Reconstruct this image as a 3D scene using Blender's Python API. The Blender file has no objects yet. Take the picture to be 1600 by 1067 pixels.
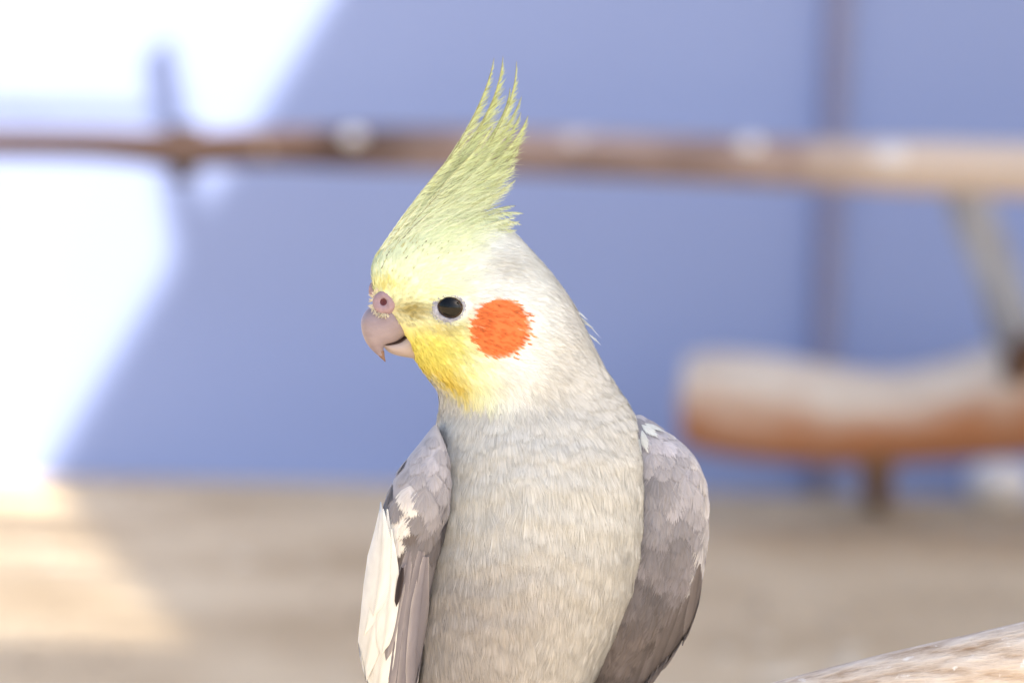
import bpy, math, random
import numpy as np
from mathutils import Vector, Matrix
from mathutils.bvhtree import BVHTree

random.seed(7)
rng = np.random.default_rng(11)
R = math.radians
SC = bpy.context.scene
COL = SC.collection

# ------------------------------------------------------------------ camera
LENS, SENSOR, FOCUS = 150.0, 36.0, 0.83
PITCH, ROLL, CAM_H = R(5.0), R(1.4), 0.305
Q = SENSOR / LENS / 1600.0                     # tangent per photograph pixel
CAM = np.array((0.0, 0.0, CAM_H))
FW = np.array((0, math.cos(PITCH), -math.sin(PITCH)))
_r0 = np.array((1.0, 0, 0)); _u0 = np.array((0, math.sin(PITCH), math.cos(PITCH)))
RT = math.cos(ROLL) * _r0 + math.sin(ROLL) * _u0
UP = -math.sin(ROLL) * _r0 + math.cos(ROLL) * _u0
cam_d = bpy.data.cameras.new('camera'); cam = bpy.data.objects.new('camera', cam_d); COL.objects.link(cam)
cam.matrix_world = Matrix(((RT[0], UP[0], -FW[0], CAM[0]), (RT[1], UP[1], -FW[1], CAM[1]),
                           (RT[2], UP[2], -FW[2], CAM[2]), (0, 0, 0, 1)))
cam_d.lens = LENS; cam_d.sensor_width = SENSOR; cam_d.sensor_fit = 'HORIZONTAL'
cam_d.clip_start = 0.02; cam_d.clip_end = 500
cam_d.dof.use_dof = True; cam_d.dof.focus_distance = FOCUS - 0.011; cam_d.dof.aperture_fstop = 14.0
SC.camera = cam

# ------------------------------------------------------------------ sun, sky, exposure
SUN = np.array((0.513, -0.50, 0.70)); SUN /= np.linalg.norm(SUN)
sun_d = bpy.data.lights.new('sun', 'SUN'); sun = bpy.data.objects.new('sun', sun_d); COL.objects.link(sun)
sun_d.energy = 5.0; sun_d.angle = R(0.6); sun_d.color = (1.0, 0.91, 0.78)
sun.rotation_euler = Vector(SUN).to_track_quat('Z', 'Y').to_euler(); sun.location = (2, -1, 4)
W = bpy.data.worlds.new('World'); SC.world = W; W.use_nodes = True
nt = W.node_tree; bg = nt.nodes['Background']
sky = nt.nodes.new('ShaderNodeTexSky'); sky.sky_type = 'NISHITA'; sky.sun_disc = False
sky.sun_elevation = math.asin(SUN[2]); sky.sun_rotation = math.atan2(SUN[0], SUN[1])
sky.air_density = 1.0; sky.dust_density = 2.5; sky.ozone_density = 1.0
nt.links.new(sky.outputs[0], bg.inputs[0]); bg.inputs[1].default_value = 0.12
SC.view_settings.view_transform = 'Standard'; SC.view_settings.look = 'None'
SC.view_settings.exposure = 1.35; SC.view_settings.gamma = 1.0

# ------------------------------------------------------------------ helpers
def lin(r, g, b):
    c = np.array((r, g, b)) / 255.0
    return np.where(c <= .04045, c / 12.92, ((c + .055) / 1.055) ** 2.4)

def pix(px, py, d):
    """photograph pixel at view depth d (m) -> world"""
    return CAM + FW * d + RT * ((px - 800) * Q * d) + UP * ((533.5 - py) * Q * d)

def ray(px, py):
    return FW + RT * ((px - 800) * Q) + UP * ((533.5 - py) * Q)

def on_wall(px, py, y):
    d = ray(px, py); return CAM + d * ((y - CAM[1]) / d[1])

def on_ground(px, py, z=0):
    d = ray(px, py); return CAM + d * ((z - CAM[2]) / d[2])

K = FOCUS * Q
def bird_world(P):
    """bird workspace (right, down, away; unit = one photograph pixel at the bird) -> world"""
    P = np.asarray(P, float)
    d = FOCUS + P[:, 2] * K
    return CAM + np.outer(d, FW) + np.outer((P[:, 0] - 800) * Q * d, RT) + np.outer((533.5 - P[:, 1]) * Q * d, UP)

def tag(o, label=None, cat=None, group=None, kind=None):
    if label: o['label'] = label
    if cat: o['category'] = cat
    if group: o['group'] = group
    if kind: o['kind'] = kind
    return o

def empty(name, loc):
    o = bpy.data.objects.new(name, None); COL.objects.link(o); o.location = loc; o.empty_display_size = .02
    return o

def mk(name, V, F, mat, parent=None, cols=None, smooth=True, uv=None, origin=None, soft=None):
    """one mesh object; F: list of tuples or an (n,3|4) int array; V in world space"""
    V = np.asarray(V, float)
    root = parent
    off = np.zeros(3)
    p = parent
    while p is not None:
        off += np.array(p.location); p = p.parent
    if origin is not None:
        loc = np.asarray(origin, float) - off
    else:
        loc = np.zeros(3)
    V = V - off - loc
    me = bpy.data.meshes.new(name)
    if isinstance(F, np.ndarray):
        n, k = F.shape
        me.vertices.add(len(V)); me.vertices.foreach_set('co', V.astype(np.float32).ravel())
        me.loops.add(n * k); me.loops.foreach_set('vertex_index', F.astype(np.int32).ravel())
        me.polygons.add(n); me.polygons.foreach_set('loop_start', np.arange(0, n * k, k, dtype=np.int32))
        me.polygons.foreach_set('loop_total', np.full(n, k, np.int32))
        me.update(calc_edges=True)
    else:
        me.from_pydata([tuple(v) for v in V], [], F); me.update()
    me.polygons.foreach_set('use_smooth', np.full(len(me.polygons), smooth))
    if cols is not None:
        a = me.color_attributes.new('tint', 'FLOAT_COLOR', 'POINT')
        c = np.ones((len(V), 4), np.float32); c[:, :3] = cols
        a.data.foreach_set('color', c.ravel())
    if uv is not None:
        l = me.uv_layers.new(name='UVMap')
        li = np.empty(len(me.loops), np.int32); me.loops.foreach_get('vertex_index', li)
        l.data.foreach_set('uv', np.asarray(uv, np.float32)[li].ravel())
    me.validate()
    if soft is not None:            # feather filaments shade with the surface they lie on
        wn = np.outer(soft[:, 0], RT) - np.outer(soft[:, 1], UP) + np.outer(soft[:, 2], FW)
        me.normals_split_custom_set_from_vertices(wn.astype(np.float32))
    o = bpy.data.objects.new(name, me); COL.objects.link(o)
    me.materials.append(mat)
    if parent is not None: o.parent = parent
    o.location = loc
    return o

def material(name):
    m = bpy.data.materials.new(name); m.use_nodes = True
    n = m.node_tree.nodes; return m, n, m.node_tree.links, n['Principled BSDF']

def noise_mat(name, cols, scale=(8, 8, 8), rough=.8, spec=.3, detail=6, bump=0.0, bump_scale=None, pos=None, coord='Object'):
    m, n, l, b = material(name)
    tc = n.new('ShaderNodeTexCoord'); mp = n.new('ShaderNodeMapping'); mp.inputs['Scale'].default_value = scale
    nz = n.new('ShaderNodeTexNoise'); nz.inputs['Scale'].default_value = 1; nz.inputs['Detail'].default_value = detail
    nz.inputs['Roughness'].default_value = .6
    l.new(tc.outputs[coord], mp.inputs[0]); l.new(mp.outputs[0], nz.inputs[0])
    cr = n.new('ShaderNodeValToRGB'); el = cr.color_ramp.elements
    pos = pos or [.3 + .4 * i / (len(cols) - 1) for i in range(len(cols))]
    while len(el) < len(cols): el.new(.5)
    for e, p, c in zip(el, pos, cols): e.position = p; e.color = (*c, 1)
    l.new(nz.outputs[0], cr.inputs[0]); l.new(cr.outputs[0], b.inputs['Base Color'])
    b.inputs['Roughness'].default_value = rough; b.inputs['Specular IOR Level'].default_value = spec
    if bump:
        bp = n.new('ShaderNodeBump'); bp.inputs['Strength'].default_value = bump; bp.inputs['Distance'].default_value = .002
        l.new(nz.outputs[0], bp.inputs['Height']); l.new(bp.outputs[0], b.inputs['Normal'])
    return m

def smooth(a, b, x):
    t = np.clip((x - a) / (b - a), 0, 1); return t * t * (3 - 2 * t)

def norm(v):
    return v / np.maximum(np.linalg.norm(v, axis=-1, keepdims=True), 1e-9)

def box(x0, x1, y0, y1, z0, z1):
    V = [(x, y, z) for z in (z0, z1) for y in (y0, y1) for x in (x0, x1)]
    return V, [(0, 2, 3, 1), (4, 5, 7, 6), (0, 1, 5, 4), (2, 6, 7, 3), (0, 4, 6, 2), (1, 3, 7, 5)]

def catmull(P, n):
    P = np.asarray(P, float); out = []
    E = np.vstack([2 * P[0] - P[1], P, 2 * P[-1] - P[-2]])
    for i in range(len(P) - 1):
        p0, p1, p2, p3 = E[i:i + 4]
        for t in np.linspace(0, 1, n, endpoint=False):
            out.append(.5 * ((2 * p1) + (p2 - p0) * t + (2 * p0 - 5 * p1 + 4 * p2 - p3) * t * t + (3 * p1 - p0 - 3 * p2 + p3) * t ** 3))
    out.append(P[-1]); return np.array(out)

def tube(P, rad, sides=24, lump=0.0, seed=0, sub=8, caps=True):
    """rounded, uneven tube through P (world); rad per point"""
    rg = np.random.default_rng(seed)
    PR = catmull(np.column_stack([P, rad]), sub)
    C, r = PR[:, :3], PR[:, 3]
    T = norm(np.gradient(C, axis=0))
    a = np.array((0, 0, 1.0)) if abs(T[0][2]) < .9 else np.array((1.0, 0, 0))
    V = []; n = len(C)
    ph = rg.uniform(0, 6.28, 8)
    th = np.linspace(0, 2 * math.pi, sides, endpoint=False)
    for i in range(n):
        s = norm(np.cross(T[i], a)); b = np.cross(s, T[i])
        s_ = i / max(n - 1, 1) * 9
        w = 1 + lump * (.5 * np.sin(2 * th + ph[0] + s_ * .7) + .35 * np.sin(3 * th + ph[1] - s_) + .25 * np.sin(5 * th + ph[2] + s_ * 1.7)
                        + .4 * math.sin(s_ * 1.3 + ph[3]) + .3 * np.sin(7 * th + ph[4] + .3 * s_))
        V.append(C[i] + np.outer(np.cos(th) * w * r[i], s) + np.outer(np.sin(th) * w * r[i], b))
    V = np.vstack(V); F = []
    for i in range(n - 1):
        for j in range(sides):
            k = (j + 1) % sides
            F.append((i * sides + j, i * sides + k, (i + 1) * sides + k, (i + 1) * sides + j))
    if caps:
        V = np.vstack([V, C[0] - T[0] * r[0] * .12, C[-1] + T[-1] * r[-1] * .12]); m = n * sides
        for j in range(sides):
            k = (j + 1) % sides
            F.append((m, k, j)); F.append((m + 1, (n - 1) * sides + j, (n - 1) * sides + k))
    return V, F

def grid_faces(nv, nu, closed=True):
    i = np.arange(nv - 1)[:, None]; j = np.arange(nu if closed else nu - 1)[None, :]
    k = (j + 1) % nu
    return np.stack([i * nu + j, i * nu + k, (i + 1) * nu + k, (i + 1) * nu + j], -1).reshape(-1, 4)

# ================================================================== THE SETTING
WALL_Y = 2.5
m_ground = noise_mat('packed_earth', [lin(186, 163, 130), lin(206, 184, 150), lin(222, 202, 168)], scale=(8, 9, 5), rough=.95, spec=.1, detail=5, pos=[.32, .5, .68])
g = mk('ground', [(-60, -60, 0), (60, -60, 0), (60, 60, 0), (-60, 60, 0)], [(0, 1, 2, 3)], m_ground, smooth=False)
tag(g, kind='structure')

rg = np.random.default_rng(21); V, F, C = [], [], []
m_grit = noise_mat('pale_and_brown_grit', [lin(150, 128, 104), lin(192, 174, 148), lin(222, 208, 184)], scale=(3.1, 4.3, 1), pos=[.35, .5, .62], rough=.9)
for _ in range(420):
    y_ = rg.uniform(1.65, 2.48); x_ = rg.uniform(-.42, .42) * y_ / 2; r_ = rg.uniform(.002, .007) * rg.uniform(.6, 1.3); k = len(V); a0 = rg.uniform(0, 6.28)
    for i in range(5):
        a_ = a0 + i * 1.2566 + rg.normal(0, .15); V.append((x_ + math.cos(a_) * r_, y_ + math.sin(a_) * r_ * 1.3, .0))
    V.append((x_, y_, r_ * .55)); F += [(k + i, k + (i + 1) % 5, k + 5) for i in range(5)]
grit = mk('grit', V, F, m_grit, smooth=False); tag(grit, 'loose grit and husks scattered over the beige ground', 'grit', kind='stuff')

m_wall = noise_mat('sky_tinted_wall', [lin(145, 161, 208), lin(153, 170, 217)], scale=(1.5, 1.5, 1.5), rough=.7, spec=.25, detail=3)  # blue of the skylit shade is put into the wall colour
m_strip = noise_mat('grey_strip_paint', [lin(134, 136, 166), lin(144, 146, 176)], scale=(9, 9, 9), rough=.7)
wall = empty('panel_wall', (0, WALL_Y, 0))
tag(wall, 'pale blue-tinted panel wall behind the bird, sunlit white at its left end', 'wall')
sx0, sx1 = on_wall(1318, 0, WALL_Y)[0], on_wall(1290, 560, WALL_Y)[0]
xs = .5 * (sx0 + sx1)
V, F = box(-3.2, xs - .002, WALL_Y, WALL_Y + .06, 0.0, 1.35); mk('wall_panel', V, F, m_wall, wall, smooth=False)
V, F = box(xs + .002, 3.2, WALL_Y, WALL_Y + .06, 0.0, 1.35); mk('wall_panel', V, F, m_wall, wall, smooth=False)
a, b_ = on_wall(1320, -200, WALL_Y - .006), on_wall(1278, 800, WALL_Y - .006)
V, F = tube([a, .5 * (a + b_), (b_[0], b_[1], .001)], [.0072, .0072, .0072], 12)
mk('joint_strip', V, F, m_strip, wall)

# roof on the right whose edge throws the shade
m_roof = noise_mat('weathered_roof_boards', [lin(176, 170, 160), lin(200, 194, 184)], scale=(3, 30, 3), rough=.8)
ROOF_H = 1.45
roof = empty('shelter_roof', (2.0, 1.0, 0))
tag(roof, 'low wooden shelter roof on posts standing to the right of the wall, just outside the photo', 'roof')
J = on_wall(112, 748, WALL_Y); J[2] = 0.0
A1 = on_wall(540, 0, WALL_Y); A2 = on_ground(405, 1067)
def to_roof(p): return p + SUN * ((ROOF_H - p[2]) / SUN[2])
e1, e2 = to_roof(A1), to_roof(J)
ed = norm((to_roof(A2) - e2)[None])[0]
ynear = to_roof(on_ground(150, 1015))[1]
tt = (ynear - e2[1]) / ed[1]; corner = e2 + ed * tt
far = e2 - ed * 1.2
# wall-side edge follows the straight line through e1 and e2 (one straight eave)
xl = to_roof(on_ground(-120, 1015))[0]
yfront = to_roof(pix(800, 1400, .75))[1] - .12
def slab(poly, z0, z1):
    n = len(poly); V = [(x, y, z0) for x, y in poly] + [(x, y, z1) for x, y in poly]
    F = [tuple(range(n))[::-1], tuple(range(n, 2 * n))] + [(i, (i + 1) % n, n + (i + 1) % n, n + i) for i in range(n)]
    return V, F
V, F = slab([(corner[0], corner[1]), (3.2, corner[1]), (3.2, far[1]), (far[0], far[1])], ROOF_H, ROOF_H + .03)
mk('roof_board', V, F, m_roof, roof, smooth=False)
V, F = slab([(xl, yfront), (3.2, yfront), (3.2, corner[1] - .001), (xl, corner[1] - .001)], ROOF_H, ROOF_H + .03)
mk('roof_board', V, F, m_roof, roof, smooth=False)
yy_ = corner[1] + .006; k_ = 0                       # unseen narrow slats added to thin the sun on the ground
while yy_ < e2[1] - .16:
    w_ = (.009, .012, .007, .010, .015)[k_ % 5]; ex2 = e2[0] + ed[0] * (yy_ - e2[1]) / ed[1]
    V, F = box(xl - .2, ex2 + .02, yy_, yy_ + w_, ROOF_H + .001, ROOF_H + .012); mk('shade_slat', V, F, m_roof, roof, smooth=False)
    yy_ += w_ + (.013, .010, .018, .014, .009, .022, .012)[k_ % 7]; k_ += 1
for px_, py_ in ((3.1, yfront + .1), (3.1, far[1] - .1), (1.6, far[1] - .1), (1.6, yfront + .1)):
    V, F = box(px_ - .03, px_ + .03, py_ - .03, py_ + .03, 0, ROOF_H); mk('roof_post', V, F, m_roof, roof, smooth=False)
p0 = on_wall(248, 92, WALL_Y) + SUN * .45; p1 = on_wall(345, 640, WALL_Y); p1 = p1 + SUN * ((ROOF_H - p1[2]) / SUN[2])
V, F = tube([p0, .5 * (p0 + p1), p1], [.006, .0075, .009], 12); mk('shadow_stick', V, F, m_roof, roof)
q0 = on_wall(264, 178, WALL_Y) + SUN * .70; q1 = on_wall(-120, 168, WALL_Y) + SUN * .74
V, F = tube([q0, .5 * (q0 + q1), q1], [.0018, .0026, .0024], 8, .1, 2); mk('shadow_stick', V, F, m_roof, roof)  # thin unseen stick added to cast a faint band on the wall

# ---------------- wood materials
def wood_mat(name, light, mid, dark, axis_scale, patch=None, under=None, bump=.5, along=None):
    m, n, l, b = material(name)
    tc = n.new('ShaderNodeTexCoord'); mp = n.new('ShaderNodeMapping'); mp.inputs['Scale'].default_value = axis_scale
    l.new(tc.outputs['Object'], mp.inputs[0])
    nz = n.new('ShaderNodeTexNoise'); nz.inputs['Scale'].default_value = 1; nz.inputs['Detail'].default_value = 8; nz.inputs['Roughness'].default_value = .65
    l.new(mp.outputs[0], nz.inputs[0])
    cr = n.new('ShaderNodeValToRGB'); e = cr.color_ramp.elements; e.new(.5)
    for q, p, c in zip(e, (.3, .5, .7), (dark, mid, light)): q.position = p; q.color = (*c, 1)
    l.new(nz.outputs[0], cr.inputs[0]); out = cr.outputs[0]
    if under is not None:          # orange-brown where faces turn down, paler wood above
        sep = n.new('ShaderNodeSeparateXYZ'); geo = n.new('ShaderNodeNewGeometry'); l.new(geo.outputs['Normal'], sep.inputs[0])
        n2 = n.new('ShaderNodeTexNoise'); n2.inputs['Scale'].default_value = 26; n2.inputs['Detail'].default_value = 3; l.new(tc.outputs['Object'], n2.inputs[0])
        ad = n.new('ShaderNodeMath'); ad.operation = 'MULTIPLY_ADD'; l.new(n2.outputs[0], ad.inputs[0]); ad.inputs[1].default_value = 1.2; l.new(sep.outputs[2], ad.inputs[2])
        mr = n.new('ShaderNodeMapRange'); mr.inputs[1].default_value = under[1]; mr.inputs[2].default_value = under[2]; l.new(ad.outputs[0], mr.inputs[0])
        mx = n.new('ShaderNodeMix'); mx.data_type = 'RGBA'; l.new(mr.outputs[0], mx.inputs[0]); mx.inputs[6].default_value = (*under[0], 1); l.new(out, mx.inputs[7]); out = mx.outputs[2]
    if along is not None:          # shade painted in dark at one end, paler colour at the other
        sp = n.new('ShaderNodeSeparateXYZ'); l.new(tc.outputs['Object'], sp.inputs[0])
        n4 = n.new('ShaderNodeTexNoise'); n4.inputs['Scale'].default_value = 22; n4.inputs['Detail'].default_value = 3; l.new(tc.outputs['Object'], n4.inputs[0])
        for c_, x0_, x1_, am in along:
            a4 = n.new('ShaderNodeMath'); a4.operation = 'MULTIPLY_ADD'; l.new(n4.outputs[0], a4.inputs[0]); a4.inputs[1].default_value = am; l.new(sp.outputs[0], a4.inputs[2])
            mr = n.new('ShaderNodeMapRange'); mr.inputs[1].default_value = x0_; mr.inputs[2].default_value = x1_; l.new(a4.outputs[0], mr.inputs[0])
            mx = n.new('ShaderNodeMix'); mx.data_type = 'RGBA'; l.new(mr.outputs[0], mx.inputs[0]); l.new(out, mx.inputs[6]); mx.inputs[7].default_value = (*c_, 1); out = mx.outputs[2]
    if patch is not None:          # pale peeled patches
        n3 = n.new('ShaderNodeTexNoise'); n3.inputs['Scale'].default_value = patch[1]; n3.inputs['Detail'].default_value = 5; l.new(tc.outputs['Object'], n3.inputs[0])
        mr = n.new('ShaderNodeMapRange'); mr.inputs[1].default_value = patch[2]; mr.inputs[2].default_value = patch[2] + .08; l.new(n3.outputs[0], mr.inputs[0])
        mx = n.new('ShaderNodeMix'); mx.data_type = 'RGBA'; l.new(mr.outputs[0], mx.inputs[0]); l.new(out, mx.inputs[6]); mx.inputs[7].default_value = (*patch[0], 1); out = mx.outputs[2]
    l.new(out, b.inputs['Base Color']); b.inputs['Roughness'].default_value = .8; b.inputs['Specular IOR Level'].default_value = .25
    bp = n.new('ShaderNodeBump'); bp.inputs['Strength'].default_value = bump; bp.inputs['Distance'].default_value = .0015
    l.new(nz.outputs[0], bp.inputs['Height']); l.new(bp.outputs[0], b.inputs['Normal'])
    return m

m_branch = wood_mat('shaded_branch_bark', lin(190, 170, 160), lin(152, 130, 121), lin(100, 84, 79), (14, 60, 60), along=[(lin(80, 63, 57), .03, -.05, .04), (lin(218, 200, 184), .25, .30, .16)], patch=(lin(216, 200, 190), 22, .66))  # left end coloured dark to stand in for shade
m_log = wood_mat('pale_log_wood', lin(230, 222, 210), lin(212, 199, 185), lin(184, 166, 150), (12, 50, 50), under=(lin(180, 124, 88), .2, 1.15))
m_limb = wood_mat('grey_limb_wood', lin(196, 198, 204), lin(166, 167, 172), lin(122, 118, 116), (40, 40, 12))
m_dark = wood_mat('dark_knot_wood', lin(120, 90, 70), lin(96, 70, 54), lin(60, 44, 36), (40, 40, 40))
m_knot = wood_mat('charred_knot', lin(70, 60, 56), lin(54, 46, 44), lin(36, 30, 30), (60, 60, 60))
m_peg = wood_mat('brown_peg_wood', lin(176, 146, 124), lin(150, 122, 102), lin(124, 98, 80), (40, 40, 12))
m_pale = noise_mat('pale_off_white', [lin(226, 224, 226), lin(240, 238, 238)], scale=(60, 60, 60), rough=.6)

# long branch across the wall
D0, D1 = 2.34, 2.20
pts = [(-260, 222, 24), (0, 224, 24), (150, 226, 25), (285, 234, 29), (420, 230, 29), (560, 233, 33), (720, 236, 34), (900, 243, 35), (1100, 250, 36), (1300, 257, 37), (1450, 261, 40), (1640, 268, 42), (1900, 274, 44)]
P = [pix(x, y, D0 + (D1 - D0) * (x + 260) / 2160) for x, y, r in pts]; rad = [r * Q * (D0 + (D1 - D0) * (x + 260) / 2160) for x, y, r in pts]
branch = empty('long_branch', P[6])
tag(branch, 'long thin brown branch running right across behind the crest', 'branch')
V, F = tube(P, rad, 24, .07, 3); mk('branch_wood', V, F, m_branch, branch)
for (x, y, r) in ((552, 214, 20), (1172, 226, 20), (1395, 244, 30)):
    dd = D0 + (D1 - D0) * (x + 260) / 2160 - 34 * Q * 2; c = pix(x, y, dd); rr = r * Q * 2
    V, F = tube([c - RT * rr, c, c + RT * rr], [rr * .25, rr * .7, rr * .25], 12, .1, int(x)); mk('pale_spot', V, F, m_pale, branch)  # small whitish lumps on the front of the branch
c = pix(288, 232, D0 - .03); V, F = tube([c + UP * .012, c, c - UP * .016 - FW * .012], [.009, .010, .005], 14, .15, 5); mk('knot', V, F, m_knot, branch)

# driftwood log with its limb and peg
DL = 2.34
log = empty('driftwood_log', np.array(pix(1370, 790, DL)) * (1, 1, 0))
tag(log, 'thick pale driftwood log with orange underside and rising limb at right', 'driftwood')
pts = [(1068, 622, 70), (1100, 624, 78), (1180, 635, 80), (1300, 648, 75), (1400, 650, 72), (1500, 638, 80), (1600, 618, 92), (1700, 600, 90), (1850, 590, 84)]
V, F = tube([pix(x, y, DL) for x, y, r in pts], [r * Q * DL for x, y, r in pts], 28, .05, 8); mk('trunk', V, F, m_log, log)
pts = [(1626, 620, 40), (1600, 552, 40), (1575, 480, 38), (1550, 412, 35), (1522, 340, 32), (1502, 290, 30)]
V, F = tube([pix(x, y, DL - .012) for x, y, r in pts], [r * Q * DL for x, y, r in pts], 20, .06, 9); mk('limb', V, F, m_limb, log)
V, F = tube([pix(1580, 590, DL - .03), pix(1600, 560, DL - .035), pix(1618, 530, DL - .03)], [.006, .011, .006], 14, .15, 2); mk('knot', V, F, m_dark, log)
bot = on_ground(1370, 786); bot = bot.copy(); top = pix(1372, 690, DL - .005)
V, F = tube([top, .5 * (top + np.array((bot[0], bot[1], 0.0))), (bot[0], bot[1], -.004)], [.012, .0095, .008], 14, .1, 4); mk('peg', V, F, m_peg, log)

# pale stone at the foot of the wall
c = on_ground(1556, 790); rg = np.random.default_rng(5)
th = np.linspace(0, 2 * math.pi, 24, endpoint=False); V = []
for i in range(11):
    ph = -math.pi / 2 + math.pi * i / 10
    w = 1 + .06 * np.sin(3 * th + 1) + .04 * np.sin(5 * th + i * .3)
    V.append(np.column_stack([np.cos(th) * math.cos(ph) * .019 * w, np.sin(th) * math.cos(ph) * .016 * w, np.full(24, .0135 + .0135 * math.sin(ph))]))
st = mk('pale_stone', np.vstack(V) + c, grid_faces(11, 24), m_pale, origin=c)
tag(st, 'small white stone lying on the ground under the right end of the log', 'stone')

# perch the bird stands on
m_perch = wood_mat('weathered_perch_wood', lin(238, 228, 214), lin(218, 202, 184), lin(168, 140, 112), (45, 330, 330), patch=(lin(242, 236, 228), 330, .63), bump=1.0)
PERCH_R = 105
pts = [(250, 1400, -5), (560, 1345, -5), (840, 1270, -5), (1100, 1205, -8), (1330, 1140, -10), (1600, 1076, -15), (1900, 1010, -20)]
P = bird_world([(x, y, d) for x, y, d in pts])
V, F = tube(P, [PERCH_R * K * f for f in (1.05, 1, 1, .99, .98, 1.0, 1.02)], 64, .022, 12, sub=16)
perch = mk('wooden_perch', V, F, m_perch, origin=P[2])
tag(perch, 'weathered pale wooden perch slanting up to the right in the foreground', 'perch')

# ================================================================== THE BIRD
ROOT = bird_world([(830, 1180, 0)])[0]
bird = empty('cockatiel', ROOT)
tag(bird, 'grey cockatiel with yellow crest and orange cheek facing left on a perch', 'bird')

def feather_material(name, trans=.18, rough=.7, stripes=False):
    m, n, l, b = material(name)
    at = n.new('ShaderNodeAttribute'); at.attribute_name = 'tint'
    tc = n.new('ShaderNodeTexCoord')
    nz = n.new('ShaderNodeTexNoise'); nz.inputs['Scale'].default_value = 260; nz.inputs['Detail'].default_value = 4; l.new(tc.outputs['Object'], nz.inputs[0])
    mr = n.new('ShaderNodeMapRange'); mr.inputs[3].default_value = .9; mr.inputs[4].default_value = 1.1; l.new(nz.outputs[0], mr.inputs[0])
    mu = n.new('ShaderNodeVectorMath'); mu.operation = 'SCALE'; l.new(at.outputs['Color'], mu.inputs[0]); l.new(mr.outputs[0], mu.inputs['Scale'])
    l.new(mu.outputs[0], b.inputs['Base Color'])
    b.inputs['Roughness'].default_value = rough; b.inputs['Specular IOR Level'].default_value = .22
    tr = n.new('ShaderNodeBsdfTranslucent'); l.new(mu.outputs[0], tr.inputs[0])
    mx = n.new('ShaderNodeMixShader'); mx.inputs[0].default_value = trans
    l.new(b.outputs[0], mx.inputs[1]); l.new(tr.outputs[0], mx.inputs[2]); l.new(mx.outputs[0], n['Material Output'].inputs[0])
    if stripes:                     # barbs of a smooth vane: fine ridges slanting off the shaft
        uvn = n.new('ShaderNodeUVMap'); sep = n.new('ShaderNodeSeparateXYZ'); l.new(uvn.outputs[0], sep.inputs[0])
        ab = n.new('ShaderNodeMath'); ab.operation = 'ABSOLUTE'; l.new(sep.outputs[0], ab.inputs[0])
        ma = n.new('ShaderNodeMath'); ma.operation = 'MULTIPLY_ADD'; l.new(ab.outputs[0], ma.inputs[0]); ma.inputs[1].default_value = -1.5; l.new(sep.outputs[1], ma.inputs[2])
        sc_ = n.new('ShaderNodeMath'); sc_.operation = 'MULTIPLY'; l.new(ma.outputs[0], sc_.inputs[0]); sc_.inputs[1].default_value = 2.2
        si = n.new('ShaderNodeMath'); si.operation = 'SINE'; l.new(sc_.outputs[0], si.inputs[0])
        bp = n.new('ShaderNodeBump'); bp.inputs['Strength'].default_value = .5; bp.inputs['Distance'].default_value = .0001
        l.new(si.outputs[0], bp.inputs['Height']); l.new(bp.outputs[0], b.inputs['Normal'])
    return m
m_skin = feather_material('plumage_under_layer', .0)
m_feather = feather_material('soft_feathers')
m_crest = feather_material('crest_feathers', .12)
m_vane = feather_material('wing_feathers', .1, .55, True)

# ---------------- body form (one continuous mesh): slices through head, neck and trunk
#        y    left right halfdepth centre turn egg
T = np.array([
 (330, 718, 724,   4,  0, 20, 0), (334, 692, 750,  22,  0, 20, 0), (341, 668, 771,  42,  0, 20, .05), (351, 643, 788,  60,  0, 20, .1),
 (364, 621, 804,  74,  0, 20, .15), (382, 599, 820,  86,  0, 20, .2), (402, 585, 839,  95,  0, 20, .25), (422, 580, 857, 101,  0, 20, .3),
 (442, 582, 873, 105,  0, 20, .33), (462, 586, 887, 107,  0, 20, .36), (482, 594, 900, 108,  0, 20, .36), (502, 612, 909, 108,  0, 19, .34),
 (522, 631, 918, 108,  0, 18, .3), (542, 640, 928, 108,  2, 17, .25), (558, 646, 936, 108,  4, 16, .2), (574, 659, 944, 107,  6, 14, .15),
 (592, 678, 954, 105,  9, 12, .1), (606, 689, 963, 104, 11, 10, .05), (625, 688, 977, 106, 12, 8, 0), (650, 684, 991, 112, 12, 6, 0),
 (690, 680, 1004, 126, 10, 3, 0), (720, 680, 1008, 135,  8, 0, 0), (760, 680, 1010, 143,  8, 0, 0), (820, 674, 1009, 148, 10, 0, 0),
 (880, 664, 1002, 150, 12, 0, 0), (930, 656, 989, 150, 16, 0, 0), (990, 648, 963, 146, 22, 0, 0), (1067, 642, 926, 134, 30, 0, 0),
 (1120, 656, 892, 116, 38, 0, 0), (1165, 688, 856, 90, 46, 0, 0), (1195, 730, 818, 56, 54, 0, 0), (1208, 772, 778, 5, 58, 0, 0)], float)
NY, NU = 220, 160
s_ = np.linspace(0, 1, NY)
cum = np.concatenate([[0], np.cumsum(np.hypot(np.diff(T[:, 0]), .6 * np.abs(np.diff(T[:, 1]))) + 1)]); cum /= cum[-1]
def interp_table(T, cum, s):
    out = np.column_stack([np.interp(s, cum, T[:, c]) for c in range(T.shape[1])])
    k = np.array((1, 2, 3, 2, 1.)); k /= k.sum()
    for _ in range(2):
        pad = np.vstack([out[:1]] * 2 + [out] + [out[-1:]] * 2)
        sm = sum(k[i] * pad[i:i + len(out)] for i in range(5)); sm[0] = out[0]; sm[-1] = out[-1]; out = sm
    return out
S = interp_table(T, cum, s_)
th = np.linspace(0, 2 * math.pi, NU, endpoint=False)
G = np.zeros((NY, NU, 3))
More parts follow.
